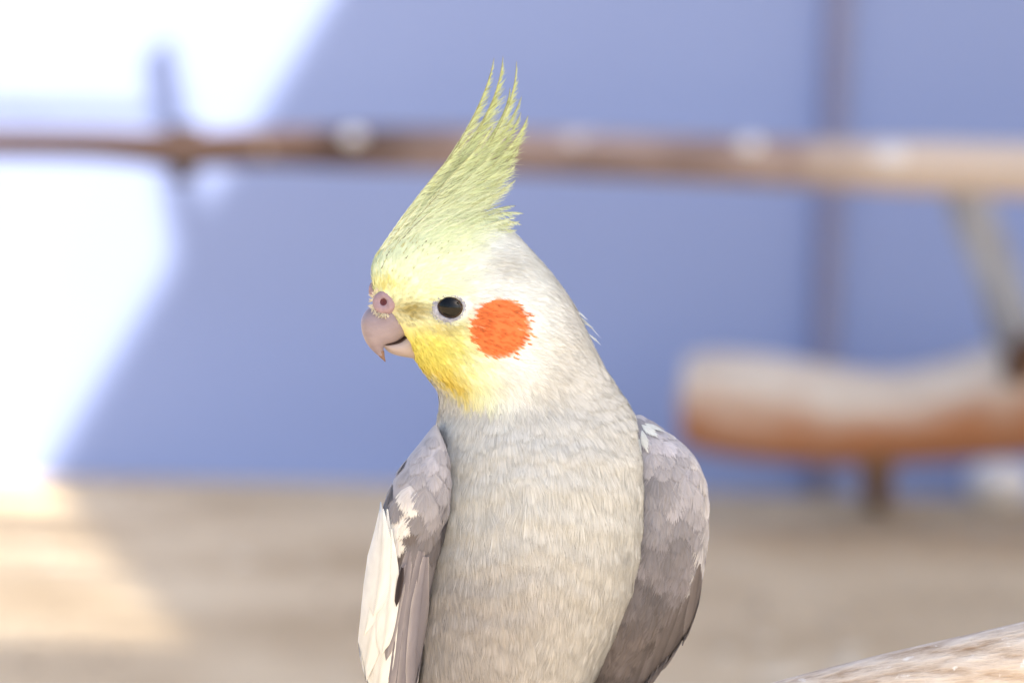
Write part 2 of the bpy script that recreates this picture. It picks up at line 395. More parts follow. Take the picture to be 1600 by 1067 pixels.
for i, (y, xl_, xr_, b, dc, rot, egg) in enumerate(S):
    u = np.cos(th); v = np.sin(th) * (1 - egg * u)     # u = +1 towards the beak
    hw = (xr_ - xl_) / 2; rr = R(rot)
    a = math.sqrt(max(hw * hw - (b * math.sin(rr)) ** 2, (hw * .5) ** 2)) / math.cos(rr)
    X = -a * u * math.cos(rr) + b * v * math.sin(rr); Z = -a * u * math.sin(rr) - b * v * math.cos(rr)
    X = (X - X.min()) / (X.max() - X.min()) * (xr_ - xl_) + xl_
    G[i, :, 0] = X; G[i, :, 1] = y; G[i, :, 2] = Z + dc
def grid_normals(G):
    du = np.roll(G, -1, 1) - np.roll(G, 1, 1); dv = np.gradient(G, axis=0)
    n = norm(np.cross(du, dv))
    c = G.mean(1, keepdims=True)
    if ((n * (G - c)).sum(-1)).mean() < 0: n = -n
    return n
N = grid_normals(G)
def dent(cx, cy, sx, sy, h):
    front = (G[..., 2] < S[:, 4][:, None]).astype(float)
    w = np.exp(-((G[..., 0] - cx) / sx) ** 2 - ((G[..., 1] - cy) / sy) ** 2) * front
    return N * (w * h)[..., None]
G = G + dent(700, 482, 34, 22, -7) + dent(782, 515, 55, 50, 6) + dent(690, 440, 60, 16, 3) + dent(640, 480, 30, 16, -5) \
      + dent(720, 590, 60, 24, 9) + dent(800, 600, 70, 28, 7) + dent(740, 650, 60, 22, -4) + dent(850, 780, 110, 90, 5)
fold = np.sin(G[..., 1] / 8.6 + 1.6 * np.sin(G[..., 0] / 52 + G[..., 2] / 60) + .9 * np.sin(G[..., 0] / 23 - G[..., 1] / 90))   # soft rolls of the breast plumage
G = G + N * (1.15 * fold * smooth(610, 690, G[..., 1]) * smooth(1100, 900, G[..., 1]))[..., None]
N = grid_normals(G)

# ---------------- colour pattern of the plumage, some shade put into belly and chin
c_white = lin(222, 227, 225); c_pale = lin(231, 240, 204); c_yel = lin(226, 220, 118); c_deep = lin(214, 194, 88)
c_olive = lin(150, 134, 62); c_grey = np.array((.575, .588, .575)); c_belly_shade = np.array((.41, .39, .375)); c_crown = lin(190, 190, 182); c_or = lin(216, 116, 64)
def mixc(c, d, w): return c * (1 - w[:, None]) + np.asarray(d)[None] * w[:, None]
def plumage(P, jit=0.0):
    x = P[:, 0] + rng.normal(0, jit, len(P)); y = P[:, 1] + rng.normal(0, jit, len(P))
    c = np.tile(c_grey, (len(x), 1))
    c = mixc(c, c_belly_shade, smooth(740, 930, y) * (.4 + .6 * smooth(950, 720, x)))  # brownish belly, with shade painted in towards the lower left
    # white face mask, bounded at the nape and the bib
    edge = 808 + 62 * np.sin(np.clip((y - 360) / 270, 0, 1) * math.pi) ** .8
    bib = np.interp(x, [676, 692, 727, 760, 800, 850, 872], [588, 604, 626, 634, 641, 626, 600])
    face = smooth(26, -34, x - edge) * smooth(9, -16, y - bib)
    c = mixc(c, c_white, face)
    c = mixc(c, c_crown, .7 * np.exp(-((x - 790) / 40) ** 2 - ((y - 415) / 22) ** 2))
    c = mixc(c, c_pale, face * smooth(770, 680, x + .25 * (y - 430)) * smooth(520, 470, y))
    c = mixc(c, lin(222, 230, 180), face * smooth(410, 350, y) * smooth(770, 720, x) * .7)
    c = mixc(c, c_pale, face * smooth(800, 745, x) * smooth(480, 520, y) * .8)
    c = mixc(c, c_yel, face * smooth(770, 680, x + .2 * (y - 560)) * smooth(478, 540, y))
    c = mixc(c, c_deep, face * smooth(740, 680, x - .75 * (y - 585)) * smooth(556, 596, y))  # deep yellow chin, toned down for the shade under the head
    c = mixc(c, lin(232, 222, 128), .8 * face * np.exp(-((x - 600) / 26) ** 2 - ((y - 446) / 12) ** 2))
    c = mixc(c, c_olive, face * np.clip(.9 * np.exp(-((x - 642) / 36) ** 2 - ((y - 484 - .12 * (x - 640)) / 15) ** 2), 0, 1))
    c = mixc(c, lin(176, 160, 96), .6 * face * np.exp(-((x - 690) / 30) ** 2 - ((y - 512) / 7) ** 2))
    return c
PX, PY, PRX, PRY = 779, 512, 52, 50
def in_patch(P, k=1.0): return ((P[:, 0] - PX) / PRX) ** 2 + ((P[:, 1] - PY) / PRY) ** 2 < k

BV = G.reshape(-1, 3)
bodyF = grid_faces(NY, NU)
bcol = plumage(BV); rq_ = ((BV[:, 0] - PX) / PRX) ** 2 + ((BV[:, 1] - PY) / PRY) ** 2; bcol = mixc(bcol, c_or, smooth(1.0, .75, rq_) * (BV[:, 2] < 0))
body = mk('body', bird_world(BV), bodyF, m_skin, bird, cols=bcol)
bvh = BVHTree.FromPolygons([tuple(v) for v in BV], [tuple(f) for f in bodyF])
def front(px, py, tree=bvh):
    h, n, i, d = tree.ray_cast(Vector((px, py, -600)), Vector((0, 0, 1)))
    if h is None: h, n, i, d = tree.find_nearest(Vector((px, py, -60)))
    return np.array(h), np.array(n) * (-1 if n[2] > 0 else 1)

# ---------------- feather generator (bird workspace)
def flow(P, Nn):
    x, y = P[:, 0], P[:, 1]
    rad = norm(np.column_stack([x - 612, y - 488])) + np.array((.32, .26))
    wh = smooth(650, 560, y)
    by = np.column_stack([np.clip((x - 770) / 260, -.25, .9) * smooth(860, 600, y), np.ones(len(x))])
    by[:, 0] += -.25 * smooth(900, 1060, y) * (x - 800) / 160
    d = norm(by) * (1 - wh[:, None]) + norm(rad) * wh[:, None]
    t = np.column_stack([d, np.zeros(len(x))])
    t = t - Nn * (t * Nn).sum(1, keepdims=True)
    return norm(t)

def barbed(P, Tn, Nn, L, Wd, nb, lift, sink, curv, cols, tipgain, bw=1.15, jit=.10, cj=.06, tilt=.22, ragged=.12, tree=None, fan=0.0, wob=.13):
    """many small feathers, each a fan of tapering barbs; returns V, F(tris), C"""
    n = len(P); Sd = np.cross(Nn, Tn)
    a = np.linspace(-1, 1, nb)[None, :] + rng.normal(0, .6 / nb, (n, nb))
    L = L[:, None] * (1 + rng.normal(0, jit, (n, nb)) * .6); Wd = Wd[:, None]
    root = .05 + .55 * (1 - np.abs(a)) * rng.uniform(.5, 1, (n, nb))
    tip = 1 - .42 * a ** 2 + rng.normal(0, ragged, (n, nb)) * .5
    tacr = a * (1 + rng.normal(0, .05, (n, nb)))
    V = np.zeros((n, nb, 7, 3)); C = np.zeros((n, nb, 7, 3))
    wprof = [1, 1.1, .8, 0]
    tl = rng.normal(0, tilt, (n, nb))
    bc = cols[:, None, :] * (1 + rng.normal(0, cj, (n, nb, 1)))
    global SOFT
    SN = np.zeros((n, nb, 7, 3)); wb = rng.normal(0, wob, (n, nb, 3)); k = 0
    for q, tq in enumerate((0, .38, .74, 1.0)):
        al = L * (root + (tip - root) * tq)
        ac = Wd * .5 * tacr * (fan + (1 - fan) * tq ** .75)
        h = -sink + lift * np.clip(al / L, 0, 2) ** 1.4
        if tree is None: h = h - (al ** 2 + ac ** 2) / (2 * curv)
        c = P[:, None] + Tn[:, None] * al[..., None] + Sd[:, None] * ac[..., None]
        if tree is None: c = c + Nn[:, None] * h[..., None]
        else:
            fl = c.reshape(-1, 3); hit = [tree.find_nearest(p_) for p_ in fl.tolist()]
            c = np.array([x_[0] for x_ in hit]).reshape(c.shape)
            hn = np.array([x_[1] for x_ in hit]).reshape(c.shape); hn *= np.sign((hn * Nn[:, None]).sum(-1, keepdims=True))
            c = c + hn * h[..., None]
        nn_ = (hn if tree is not None else Nn[:, None]) + wb
        SN[:, :, 2 * q] = nn_; SN[:, :, min(2 * q + 1, 6)] = nn_
        w = bw * wprof[q]
        dirx = Sd[:, None] * np.cos(tl)[..., None] + Nn[:, None] * np.sin(tl)[..., None]
        col = bc * (1 + tipgain * tq ** 2)
        if q < 3:
            V[:, :, k] = c - dirx * w; V[:, :, k + 1] = c + dirx * w; C[:, :, k] = col; C[:, :, k + 1] = col; k += 2
        else:
            V[:, :, k] = c; C[:, :, k] = col
    SOFT = norm(SN.reshape(-1, 3))
    base = (np.arange(n * nb) * 7)[:, None, None]
    tri = np.array([(0, 3, 1), (0, 2, 3), (2, 5, 3), (2, 4, 5), (4, 6, 5)])[None]
    return V.reshape(-1, 3), (base + tri).reshape(-1, 3), np.clip(C.reshape(-1, 3), 0, .95)

def scatter(n, keep, spacing, grid=(G, N)):
    """Poisson-like points over the body surface"""
    g, nn = grid
    a = g[:-1]; cell = np.linalg.norm(np.cross(np.roll(a, -1, 1) - a, g[1:] - a), axis=-1)
    w = cell.ravel() / cell.sum(); idx = rng.choice(len(w), n, p=w)
    i, j = np.divmod(idx, g.shape[1]); fu, fv = rng.random(n)[:, None], rng.random(n)[:, None]
    j2 = (j + 1) % g.shape[1]
    p = (g[i, j] * (1 - fu) + g[i, j2] * fu) * (1 - fv) + (g[i + 1, j] * (1 - fu) + g[i + 1, j2] * fu) * fv
    q = norm((nn[i, j] * (1 - fu) + nn[i, j2] * fu) * (1 - fv) + (nn[i + 1, j] * (1 - fu) + nn[i + 1, j2] * fu) * fv)
    m = keep(p); p, q = p[m], q[m]
    sp = spacing(p); cells = {}; out = []
    for k in range(len(p)):
        x, y, z = p[k]; r = sp[k]; kx, ky, kz = int(x // 12), int(y // 12), int(z // 12); ok = True; rr = int(r // 12) + 1
        for ax in range(kx - rr, kx + rr + 1):
            for ay in range(ky - rr, ky + rr + 1):
                for az in range(kz - rr, kz + rr + 1):
                    for o in cells.get((ax, ay, az), ()):
                        if (o[0] - x) ** 2 + (o[1] - y) ** 2 + (o[2] - z) ** 2 < r * r: ok = False; break
                    if not ok: break
                if not ok: break
            if not ok: break
        if ok: cells.setdefault((kx, ky, kz), []).append((x, y, z)); out.append(k)
    return p[out], q[out]

EX, EY = 704, 480
def bare(p):
    eye = ((p[:, 0] - EX) / 27) ** 2 + ((p[:, 1] - EY) / 22) ** 2 < 1
    eye &= p[:, 2] < 0
    cere = (p[:, 0] - 599) ** 2 + (p[:, 1] - 473) ** 2 < 13.5 ** 2
    beak = (p[:, 0] < 640) & (p[:, 1] > 491 + .3 * (p[:, 0] - 590)) & (p[:, 1] < 556)
    return eye | cere | beak
# trunk and neck feathers
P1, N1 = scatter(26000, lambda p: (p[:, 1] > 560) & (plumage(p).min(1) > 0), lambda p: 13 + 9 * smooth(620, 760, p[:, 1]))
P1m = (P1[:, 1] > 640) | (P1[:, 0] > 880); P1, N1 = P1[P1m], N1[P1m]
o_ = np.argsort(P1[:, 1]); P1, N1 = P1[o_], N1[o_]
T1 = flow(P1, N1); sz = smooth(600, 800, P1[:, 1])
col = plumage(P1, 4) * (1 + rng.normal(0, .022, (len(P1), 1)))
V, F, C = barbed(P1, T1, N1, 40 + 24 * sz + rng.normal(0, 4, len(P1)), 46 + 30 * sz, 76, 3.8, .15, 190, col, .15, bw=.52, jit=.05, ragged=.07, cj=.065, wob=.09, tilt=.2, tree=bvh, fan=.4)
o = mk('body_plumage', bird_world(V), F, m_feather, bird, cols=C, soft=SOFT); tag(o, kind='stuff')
# head feathers
P2, N2 = scatter(60000, lambda p: (p[:, 1] < 655) & (p[:, 0] < 960) & ~bare(p), lambda p: 4.6 + 2.2 * smooth(620, 860, p[:, 0]))
T2 = flow(P2, N2)
pm = in_patch(P2, .94 + .05 * rng.normal(0, 1, len(P2))) & (P2[:, 2] < 0)
hl = 11 + 9 * smooth(620, 760, P2[:, 0]) + 8 * smooth(560, 640, P2[:, 1]) + 6 * smooth(420, 360, P2[:, 1])
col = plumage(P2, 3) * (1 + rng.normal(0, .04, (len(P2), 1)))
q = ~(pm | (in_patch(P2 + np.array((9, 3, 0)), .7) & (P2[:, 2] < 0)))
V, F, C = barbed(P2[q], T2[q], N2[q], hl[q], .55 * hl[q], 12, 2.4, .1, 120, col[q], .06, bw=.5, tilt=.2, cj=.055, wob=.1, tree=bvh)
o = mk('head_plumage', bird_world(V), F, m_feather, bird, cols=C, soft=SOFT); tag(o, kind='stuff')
Pp, Np = scatter(30000, lambda p: in_patch(p, .97) & (p[:, 2] < 0), lambda p: np.full(len(p), 3.1))
Tp = flow(Pp, Np); rq = ((Pp[:, 0] - PX) / PRX) ** 2 + ((Pp[:, 1] - PY) / PRY) ** 2
keep_ = rng.random(len(Pp)) > .6 * smooth(.6, 1.0, rq); Pp, Np, Tp, rq = Pp[keep_], Np[keep_], Tp[keep_], rq[keep_]
oc = np.tile(c_or, (len(Pp), 1)) * (1 + rng.normal(0, .09, (len(Pp), 1)))
oc = mixc(oc, lin(238, 190, 130), np.clip((rq - .55) / .45, 0, 1) * rng.random(len(Pp)) * .75)
oc = mixc(oc, lin(238, 170, 130), (rng.random(len(Pp)) < .12) * rng.random(len(Pp)))
hp = rng.uniform(9, 15, len(Pp))
V, F, C = barbed(Pp, Tp, Np, hp, .3 * hp, 6, 2.2, .1, 120, oc, .14, bw=.42, tilt=.2, ragged=.25, cj=.16, wob=.16, tree=bvh)
o = mk('cheek_patch', bird_world(V), F, m_feather, bird, cols=C, soft=SOFT); tag(o, 'round orange cheek patch'); o['kind'] = 'stuff'

# ---------------- wings
def wing_form(rows):
    Tw = np.array(rows, float); cu = np.linspace(0, 1, len(Tw)); Sw = interp_table(Tw, cu, np.linspace(0, 1, 70))
    t = np.linspace(0, 2 * math.pi, 56, endpoint=False); Gw = np.zeros((70, 56, 3))
    for i, (y, x0, x1, df, db, dc) in enumerate(Sw):
        ct, s2 = np.cos(t), np.sin(t)
        e = lambda v, p: np.sign(v) * np.abs(v) ** p
        Gw[i, :, 0] = (x0 + x1) / 2 + (x1 - x0) / 2 * e(ct, .85)
        Gw[i, :, 2] = dc + np.where(s2 < 0, df, db) * e(s2, .85)
        Gw[i, :, 1] = y
    return Gw
lw = wing_form([(664, 678, 683, 5, 8, -45), (676, 668, 688, 20, 30, -50), (692, 656, 696, 34, 60, -56), (718, 634, 703, 44, 90, -62), (753, 612, 706, 50, 105, -68), (790, 601, 705, 52, 115, -68),
                (820, 592, 699, 52, 120, -62), (885, 576, 682, 48, 120, -50), (950, 565, 668, 44, 115, -40), (985, 563, 663, 42, 110, -34), (1020, 568, 657, 40, 105, -26),
                (1067, 577, 648, 36, 95, -14), (1120, 592, 640, 28, 80, 0), (1180, 612, 632, 14, 50, 20), (1200, 620, 624, 3, 10, 25)])
rw = wing_form([(648, 985, 1002, 10, 16, 26), (658, 983, 1018, 22, 34, 24), (672, 982, 1036, 36, 55, 22), (690, 982, 1066, 48, 75, 20), (718, 984, 1091, 56, 90, 18), (753, 986, 1104, 60, 100, 18),
                (784, 986, 1109, 62, 105, 20), (845, 980, 1107, 62, 110, 26), (898, 966, 1100, 60, 110, 34), (963, 938, 1085, 56, 105, 44), (1010, 922, 1060, 52, 95, 52),
                (1055, 908, 1017, 44, 85, 60), (1100, 900, 985, 34, 70, 66), (1150, 900, 955, 20, 45, 72), (1175, 915, 930, 3, 8, 74)])
m_gl, m_gd, m_wh, m_br = lin(166, 166, 175), lin(119, 116, 121), lin(236, 237, 234), lin(108, 101, 100)

def wing_tree(Gw):
    f = grid_faces(*Gw.shape[:2]); v = Gw.reshape(-1, 3)
    return v, f, BVHTree.FromPolygons([tuple(a) for a in v], [tuple(a) for a in f]), v.mean(0)

def surf(tree, Gc, p, axis_y):
    h, n, i, d = tree.find_nearest(Vector(p)); h = np.array(h); n = np.array(n)
    if np.dot(n, h - np.array((Gc[0], h[1], Gc[2]))) < 0: n = -n
    return h, n

def vane(tree, cen, base, tip, width, h0, h1, col, edgecol, name, parent, bend=0.0, nl=14, nw=8, point=1.0, start=.35):
    """one smooth feather laid on the wing: curved leaf with a raised shaft"""
    base, tip = np.array(base, float), np.array(tip, float)
    d = tip - base; Ln = np.linalg.norm(d); t = d / Ln; s2 = np.array((-t[1], t[0]))
    V, C, UV = [], [], []
    for i in range(nl + 1):
        u = i / nl
        wv = width * .5 * (min(1, start + 2.2 * u) * (1 - max(0, (u - .55) / .45) ** (2.2 * point)) ** .5 if u < 1 else .0)
        for j in range(nw + 1):
            v = -1 + 2 * j / nw
            q = base + d * u + s2 * (v * wv + bend * math.sin(u * math.pi)) - t * (abs(v) ** 1.6) * wv * .35 * u + t * rng.normal(0, .8) * (abs(v) == 1)
            hgt = h0 + (h1 - h0) * u + 1.2 * math.exp(-(v * 6) ** 2) - 1.2 * v * v
            pz = np.array((q[0], q[1], cen[2] - 150.0))
            r_ = tree.ray_cast(Vector((q[0], q[1], -600)), Vector((0, 0, 1)))
            if r_[0] is not None: sp, sn = surf(tree, cen, r_[0], 0)
            else:
                sp, sn = surf(tree, cen, (q[0], q[1], cen[2] - 30), 0)
                sp = np.array((sp[0] * .5 + q[0] * .5, q[1], sp[2]))
            V.append(sp + sn * hgt)
            w_ = abs(v) ** 3 * .8 + .5 * max(0, u - .8) / .2
            c = col * (1 - min(w_, 1)) + edgecol * min(w_, 1)
            if abs(v) < .01: c = c * .8
            C.append(np.clip(c * (1 + rng.normal(0, .03)), 0, .95)); UV.append((v * wv, u * Ln))
    F = [(i * (nw + 1) + j, i * (nw + 1) + j + 1, (i + 1) * (nw + 1) + j + 1, (i + 1) * (nw + 1) + j) for i in range(nl) for j in range(nw)]
    o = mk(name, bird_world(V), F, m_vane, parent, cols=np.array(C), uv=UV)
    return o

def fringe(tree, cen, base, tip, width, h0, h1, col, edgecol, name, parent, nb=46, bw=1.5):
    base, tip = np.array(base, float), np.array(tip, float)
    r_ = tree.ray_cast(Vector((base[0], base[1], -600)), Vector((0, 0, 1)))
    sp, sn = surf(tree, cen, r_[0] if r_[0] is not None else (base[0], base[1], cen[2] - 30), 0)
    d = tip - base; t3 = np.array((d[0], d[1], 0.0)); t3 = norm((t3 - sn * np.dot(t3, sn))[None])
    L = np.linalg.norm(d)
    c = np.asarray(col) * (1 + rng.normal(0, .04))
    V, F, C = barbed(sp[None], t3, sn[None], np.array([L]), np.array([width]), nb, h1, -h0, 85, c[None], 0, bw=bw, cj=.045, tilt=.15, ragged=.09, tree=tree)
    w = np.tile(np.array((0, 0, .05, .05, .3, .3, .8)), len(V) // 7)[:, None]
    C = np.clip(C * (1 - w) + edgecol * w, 0, .95)
    return mk(name, bird_world(V), F, m_feather, parent, cols=C, soft=SOFT)

def wing_rows(tree, cen, parent, edges, ys, colfun, n_across, Lf, Wf):
    k = 0
    for r, y in enumerate(ys):
        x0, x1 = edges(y); m = n_across(y)
        for q_ in range(m):
            f = (q_ + .5 + (.25 if r % 2 else -.25)) / m
            x = x0 + (x1 - x0) * f + rng.normal(0, 3); yy = y + rng.normal(0, 5)
            L, wd, (dx, dy) = Lf(y), Wf(y), ((edges(y + 60)[0] + (edges(y + 60)[1] - edges(y + 60)[0]) * f) - x, 60)
            l = math.hypot(dx, dy); c, e = colfun(x, y, f)
            fringe(tree, cen, (x, yy), (x + dx / l * L, yy + dy / l * L), wd, .5, 1.9, c, e, 'covert_feather', parent)

def mottle(x, y, k=1.0):
    return 1 + k * .5 * (math.sin(x * .051 + 1.3 * math.sin(y * .033)) * math.sin(y * .043 + x * .021 + 1) + .6 * math.sin(x * .13 + y * .09 + 2) * math.sin(y * .12 - x * .05))
jb = lambda c, s=.08: np.asarray(c) * (1 + rng.normal(0, s))
# ---- wing at the left of the picture
vL, fL, tL, cL = wing_tree(lw)
colL = mixc(np.tile(m_gl, (len(vL), 1)), m_gd, smooth(720, 860, vL[:, 1])); colL = mixc(colL, m_wh, smooth(612, 596, vL[:, 0]) * smooth(800, 840, vL[:, 1]))
wingL = mk('wing', bird_world(vL), fL, m_skin, bird, cols=colL); tag(wingL, 'folded wing with broad white outer edge')
eL_y = [664, 690, 718, 753, 790, 820, 885, 950, 985, 1020, 1067, 1200]
eL_o = [676, 658, 634, 612, 601, 592, 576, 565, 563, 568, 577, 610]; eL_i = [684, 696, 703, 706, 705, 699, 682, 668, 663, 657, 648, 630]
edgesL = lambda y: (np.interp(y, eL_y, eL_o), np.interp(y, eL_y, eL_i))
# long flight feathers first (lowest layer), then white bar, then coverts
for i, (bx, by, tx, ty, w, h) in enumerate([(652, 850, 612, 1130, 34, 1), (658, 860, 628, 1140, 30, 3), (664, 868, 640, 1120, 26, 5), (640, 860, 606, 1090, 30, 2.5), (632, 880, 604, 1030, 22, 4)]):
    vane(tL, cL, (bx, by), (tx, ty), w, h, h + 3, jb(lin(134, 130, 138), .05), lin(178, 172, 172), 'flight_feather', wingL, bend=4)
for i, (bx, by, tx, ty, w, h) in enumerate([(608, 796, 590, 1110, 42, 4), (600, 806, 574, 1060, 36, 6), (615, 826, 598, 1020, 30, 8), (606, 796, 588, 960, 32, 9), (602, 786, 576, 990, 26, 7.5)]):
    vane(tL, cL, (bx, by), (tx, ty), w, h, h + 3, m_wh, m_wh * .97, 'white_flight_feather', wingL, bend=-3, start=.04)
vane(tL, cL, (629, 884), (619, 944), 9, 12, 12, lin(52, 46, 50), lin(80, 70, 72), 'dark_slot', wingL, nl=8, nw=4)  # narrow dark leaf laid over the wing
def cfL(x, y, f):
    c = m_gl * (1 - smooth(720, 850, np.array(y))) + m_gd * smooth(720, 850, np.array(y)); e = c * 1.18
    d = abs((x - 640) + (y - 770) * .45)
    if f < .26 and y > 775: return jb(m_wh, .02), m_wh
    if d < 13 and 735 < y < 835: return jb(lin(206, 205, 209) if y < 768 else lin(225, 223, 222), .03), m_wh
    if 800 < y and f < .55: return jb(m_br, .06), m_gd
    c = c * mottle(x, y, .35); return jb(c, .03), c * 1.1
wing_rows(tL, cL, wingL, edgesL, [860, 842, 824, 806, 788, 770, 752, 735, 720, 706, 694, 682][::1], cfL, lambda y: 4 if y > 715 else 3, lambda y: 46 if y > 740 else 30, lambda y: 44 if y > 740 else 30)
# ---- wing at the right of the picture
vR, fR, tR, cR = wing_tree(rw)
colR = mixc(np.tile(m_gl, (len(vR), 1)), m_gd, smooth(740, 900, vR[:, 1]))
wingR = mk('wing', bird_world(vR), fR, m_skin, bird, cols=colR); tag(wingR, 'folded grey wing with scalloped coverts')
eR_y = [648, 672, 690, 718, 753, 784, 845, 898, 963, 1010, 1055, 1100, 1150]
eR_i = [990, 996, 1000, 1006, 1010, 1010, 1004, 992, 965, 945, 930, 915, 905]; eR_o = [1004, 1036, 1066, 1091, 1104, 1109, 1107, 1100, 1085, 1060, 1017, 985, 955]
edgesR = lambda y: (np.interp(y, eR_y, eR_i), np.interp(y, eR_y, eR_o))
for (bx, by, tx, ty, w, h) in [(1030, 960, 950, 1160, 40, .5), (1050, 950, 975, 1130, 34, 1.0), (1064, 940, 1000, 1090, 30, 1.5), (1076, 930, 1030, 1050, 26, 2.0), (1092, 880, 1066, 1005, 18, 2.4)]:
    vane(tR, cR, (bx, by), (tx, ty), w, h, h + 3, jb(m_br, .06), lin(124, 118, 118), 'flight_feather', wingR, bend=-3)
def cfR(x, y, f):
    w = smooth(740, 880, np.array(y)); c = m_gl * (1 - w) + m_gd * w; w = smooth(860, 980, np.array(y)); c = c * (1 - w) + m_br * .9 * w
    if f > .86 and y < 900: return jb(lin(190, 189, 194), .03), lin(226, 226, 230)  # outer coverts coloured pale for the rim highlight
    c = c * mottle(x, y, .55); return jb(c, .03), c * 1.08
wing_rows(tR, cR, wingR, edgesR, list(range(1066, 880, -20)) + list(range(880, 650, -16)), cfR, lambda y: 4, lambda y: 64 if y > 820 else 50 if y > 720 else 32, lambda y: 52 if y > 820 else 50 if y > 720 else 34)
# white shoulder feathers between neck and right wing
for (bx, by, tx, ty, w) in [(1006, 662, 1032, 686, 14), (1002, 664, 1022, 698, 16), (1003, 672, 1012, 716, 14), (1000, 684, 1006, 730, 10)]:
    fringe(tR, cR, (bx, by), (tx, ty), w, 2, 4, c_white, c_white, 'shoulder_feather', wingR, nb=22, bw=1.0)

# ---------------- beak, cere, eye
m_beak = noise_mat('horn_beak', [lin(126, 114, 126), lin(142, 130, 138), lin(158, 146, 150)], scale=(120, 120, 260), rough=.42, spec=.4, detail=8, bump=.22)
m_lower = noise_mat('pale_lower_beak', [lin(152, 140, 142), lin(174, 161, 159)], scale=(150, 150, 150), rough=.42, spec=.4)
m_tip = noise_mat('dark_beak_tip', [lin(110, 84, 72), lin(140, 112, 98)], scale=(200, 200, 200), rough=.4)
m_cere = noise_mat('pinkish_cere', [lin(140, 118, 128), lin(164, 142, 150)], scale=(420, 420, 420), rough=.6, bump=.25)
m_nostril = noise_mat('dark_nostril', [lin(64, 26, 32), lin(104, 52, 58)], scale=(500, 500, 500), rough=.5)
m_mouth = noise_mat('mouth_line', [lin(40, 26, 24), lin(58, 40, 36)], scale=(200, 200, 200), rough=.6)
m_ring = noise_mat('eye_ring_skin', [lin(128, 130, 146), lin(188, 192, 206)], scale=(900, 900, 900), rough=.6, bump=.4)
TA = math.tan(R(20)); LAT = np.array((math.sin(R(20)), 0, -math.cos(R(20))))
db = G[np.argmin(np.abs(S[:, 0] - 505))]; db = db[np.argmin(db[:, 0])][2]
def prof(x, y): return np.array((x, y, db + (x - 612) * TA))
def loft(secs, n=28, sub=8, pw=1.0):
    A = catmull(np.array([(*t, *b2, w) for t, b2, w in secs], float), sub)
    V = []; a = np.linspace(0, 2 * math.pi, n, endpoint=False)
    for tx, ty, bx, by, w in A:
        t, b2 = prof(tx, ty), prof(bx, by); mid = (t + b2) / 2
        V.append(mid + np.outer(np.cos(a), t - mid) + np.outer(np.sign(np.sin(a)) * np.abs(np.sin(a)) ** pw, LAT * max(w, .3)))
    nv = len(V); V = np.vstack(V); F = [tuple(f) for f in grid_faces(nv, n)]
    F += [tuple(range(n)), tuple(range((nv - 1) * n, nv * n))[::-1]]
    return V, F
V, F = loft([((612, 468), (664, 506), 24), ((581, 478), (646, 513), 27), ((567, 496), (639, 520), 26), ((566, 514), (619, 534), 21), ((572, 533), (601, 539), 14), ((582, 547), (599, 547), 8), ((593, 557), (600, 556), 4), ((601, 564), (602, 563), .5)], pw=.9)
beak = mk('upper_beak', bird_world(V), F, m_beak, bird)
V, F = loft([((586, 549), (600, 548), 7.2), ((593, 557.5), (600.6, 555), 4.2), ((602, 565.5), (602.6, 564.5), .6)], 16, 4)
mk('beak_tip', bird_world(V), F, m_tip, beak)
V, F = loft([((662, 506), (668, 566), 22), ((641, 514.5), (645, 560), 21), ((622, 531), (624, 556), 18), ((608, 536.8), (610, 551), 12), ((599, 539), (600, 542), 3)], pw=.85)
mk('lower_beak', bird_world(V), F, m_lower, bird)
V, F = loft([((655, 508), (655, 530), 18), ((638, 517), (639, 524.5), 18), ((620, 531), (621, 538), 15), ((606, 535), (607, 542), 9), ((601, 537), (602, 541), 4)], 20, 6)
mk('mouth', bird_world(V), F, m_mouth, beak)

def disc_form(c, nrm, rings, n=28, squash=(1, 1), rot=0.0, jitter=0.0, seed=0):
    """lathe about nrm: rings = (radius, height)"""
    rg = np.random.default_rng(seed); nrm = norm(np.asarray(nrm, float)[None])[0]
    sx = norm(np.cross((0, 1.0, 0), nrm)[None])[0]; sy = np.cross(nrm, sx)
    a = np.linspace(0, 2 * math.pi, n, endpoint=False); V = []
    for r, h in rings:
        x = np.cos(a) * r * squash[0]; y = np.sin(a) * r * squash[1]
        x, y = x * math.cos(rot) - y * math.sin(rot), x * math.sin(rot) + y * math.cos(rot)
        hh = h + rg.normal(0, jitter, n)
        V.append(c + np.outer(x, sx) + np.outer(y, sy) + np.outer(hh, nrm))
    nv = len(rings); F = [tuple(f) for f in grid_faces(nv, n)] + [tuple(range(n)), tuple(range((nv - 1) * n, nv * n))[::-1]]
    return np.vstack(V), F
# cere lobes either side of the beak root, each with its nostril
cc = np.array((599, 472, front(606, 472)[0][2] - 1.0)); cn = np.array((-.30, -.10, -.95))
V, F = disc_form(cc, cn, [(19, -10), (18.5, -3), (16.5, .2), (12, 2.2), (8, 2.2), (6, 1.0), (5.2, -1.0), (3, -2.5), (.3, -2.8)], 32, (1.02, 1.0), .2, .5, 1)
cere = mk('cere', bird_world(V), F, m_cere, bird)
V, F = disc_form(cc + norm(cn[None])[0] * -1.2, cn, [(6.2, .2), (5.4, 1.0), (4.2, 1.5), (2.4, .4), (.3, .2)], 24, (.95, 1.1), .2, .1, 2)
mk('nostril', bird_world(V), F, m_nostril, cere)
pA = prof(586, 462)
c2 = 2 * np.array((pA[0], 452, pA[2])) - np.array((599, 452, cc[2])); c2[0] = 586
V, F = disc_form(c2, (-.75, -.1, .65), [(14, -10), (14, -2), (12, 3), (8, 5), (5, 2), (.3, 1)], 24, (1, 1.08), 0, .25, 3)
mk('cere', bird_world(V), F, m_cere, bird)

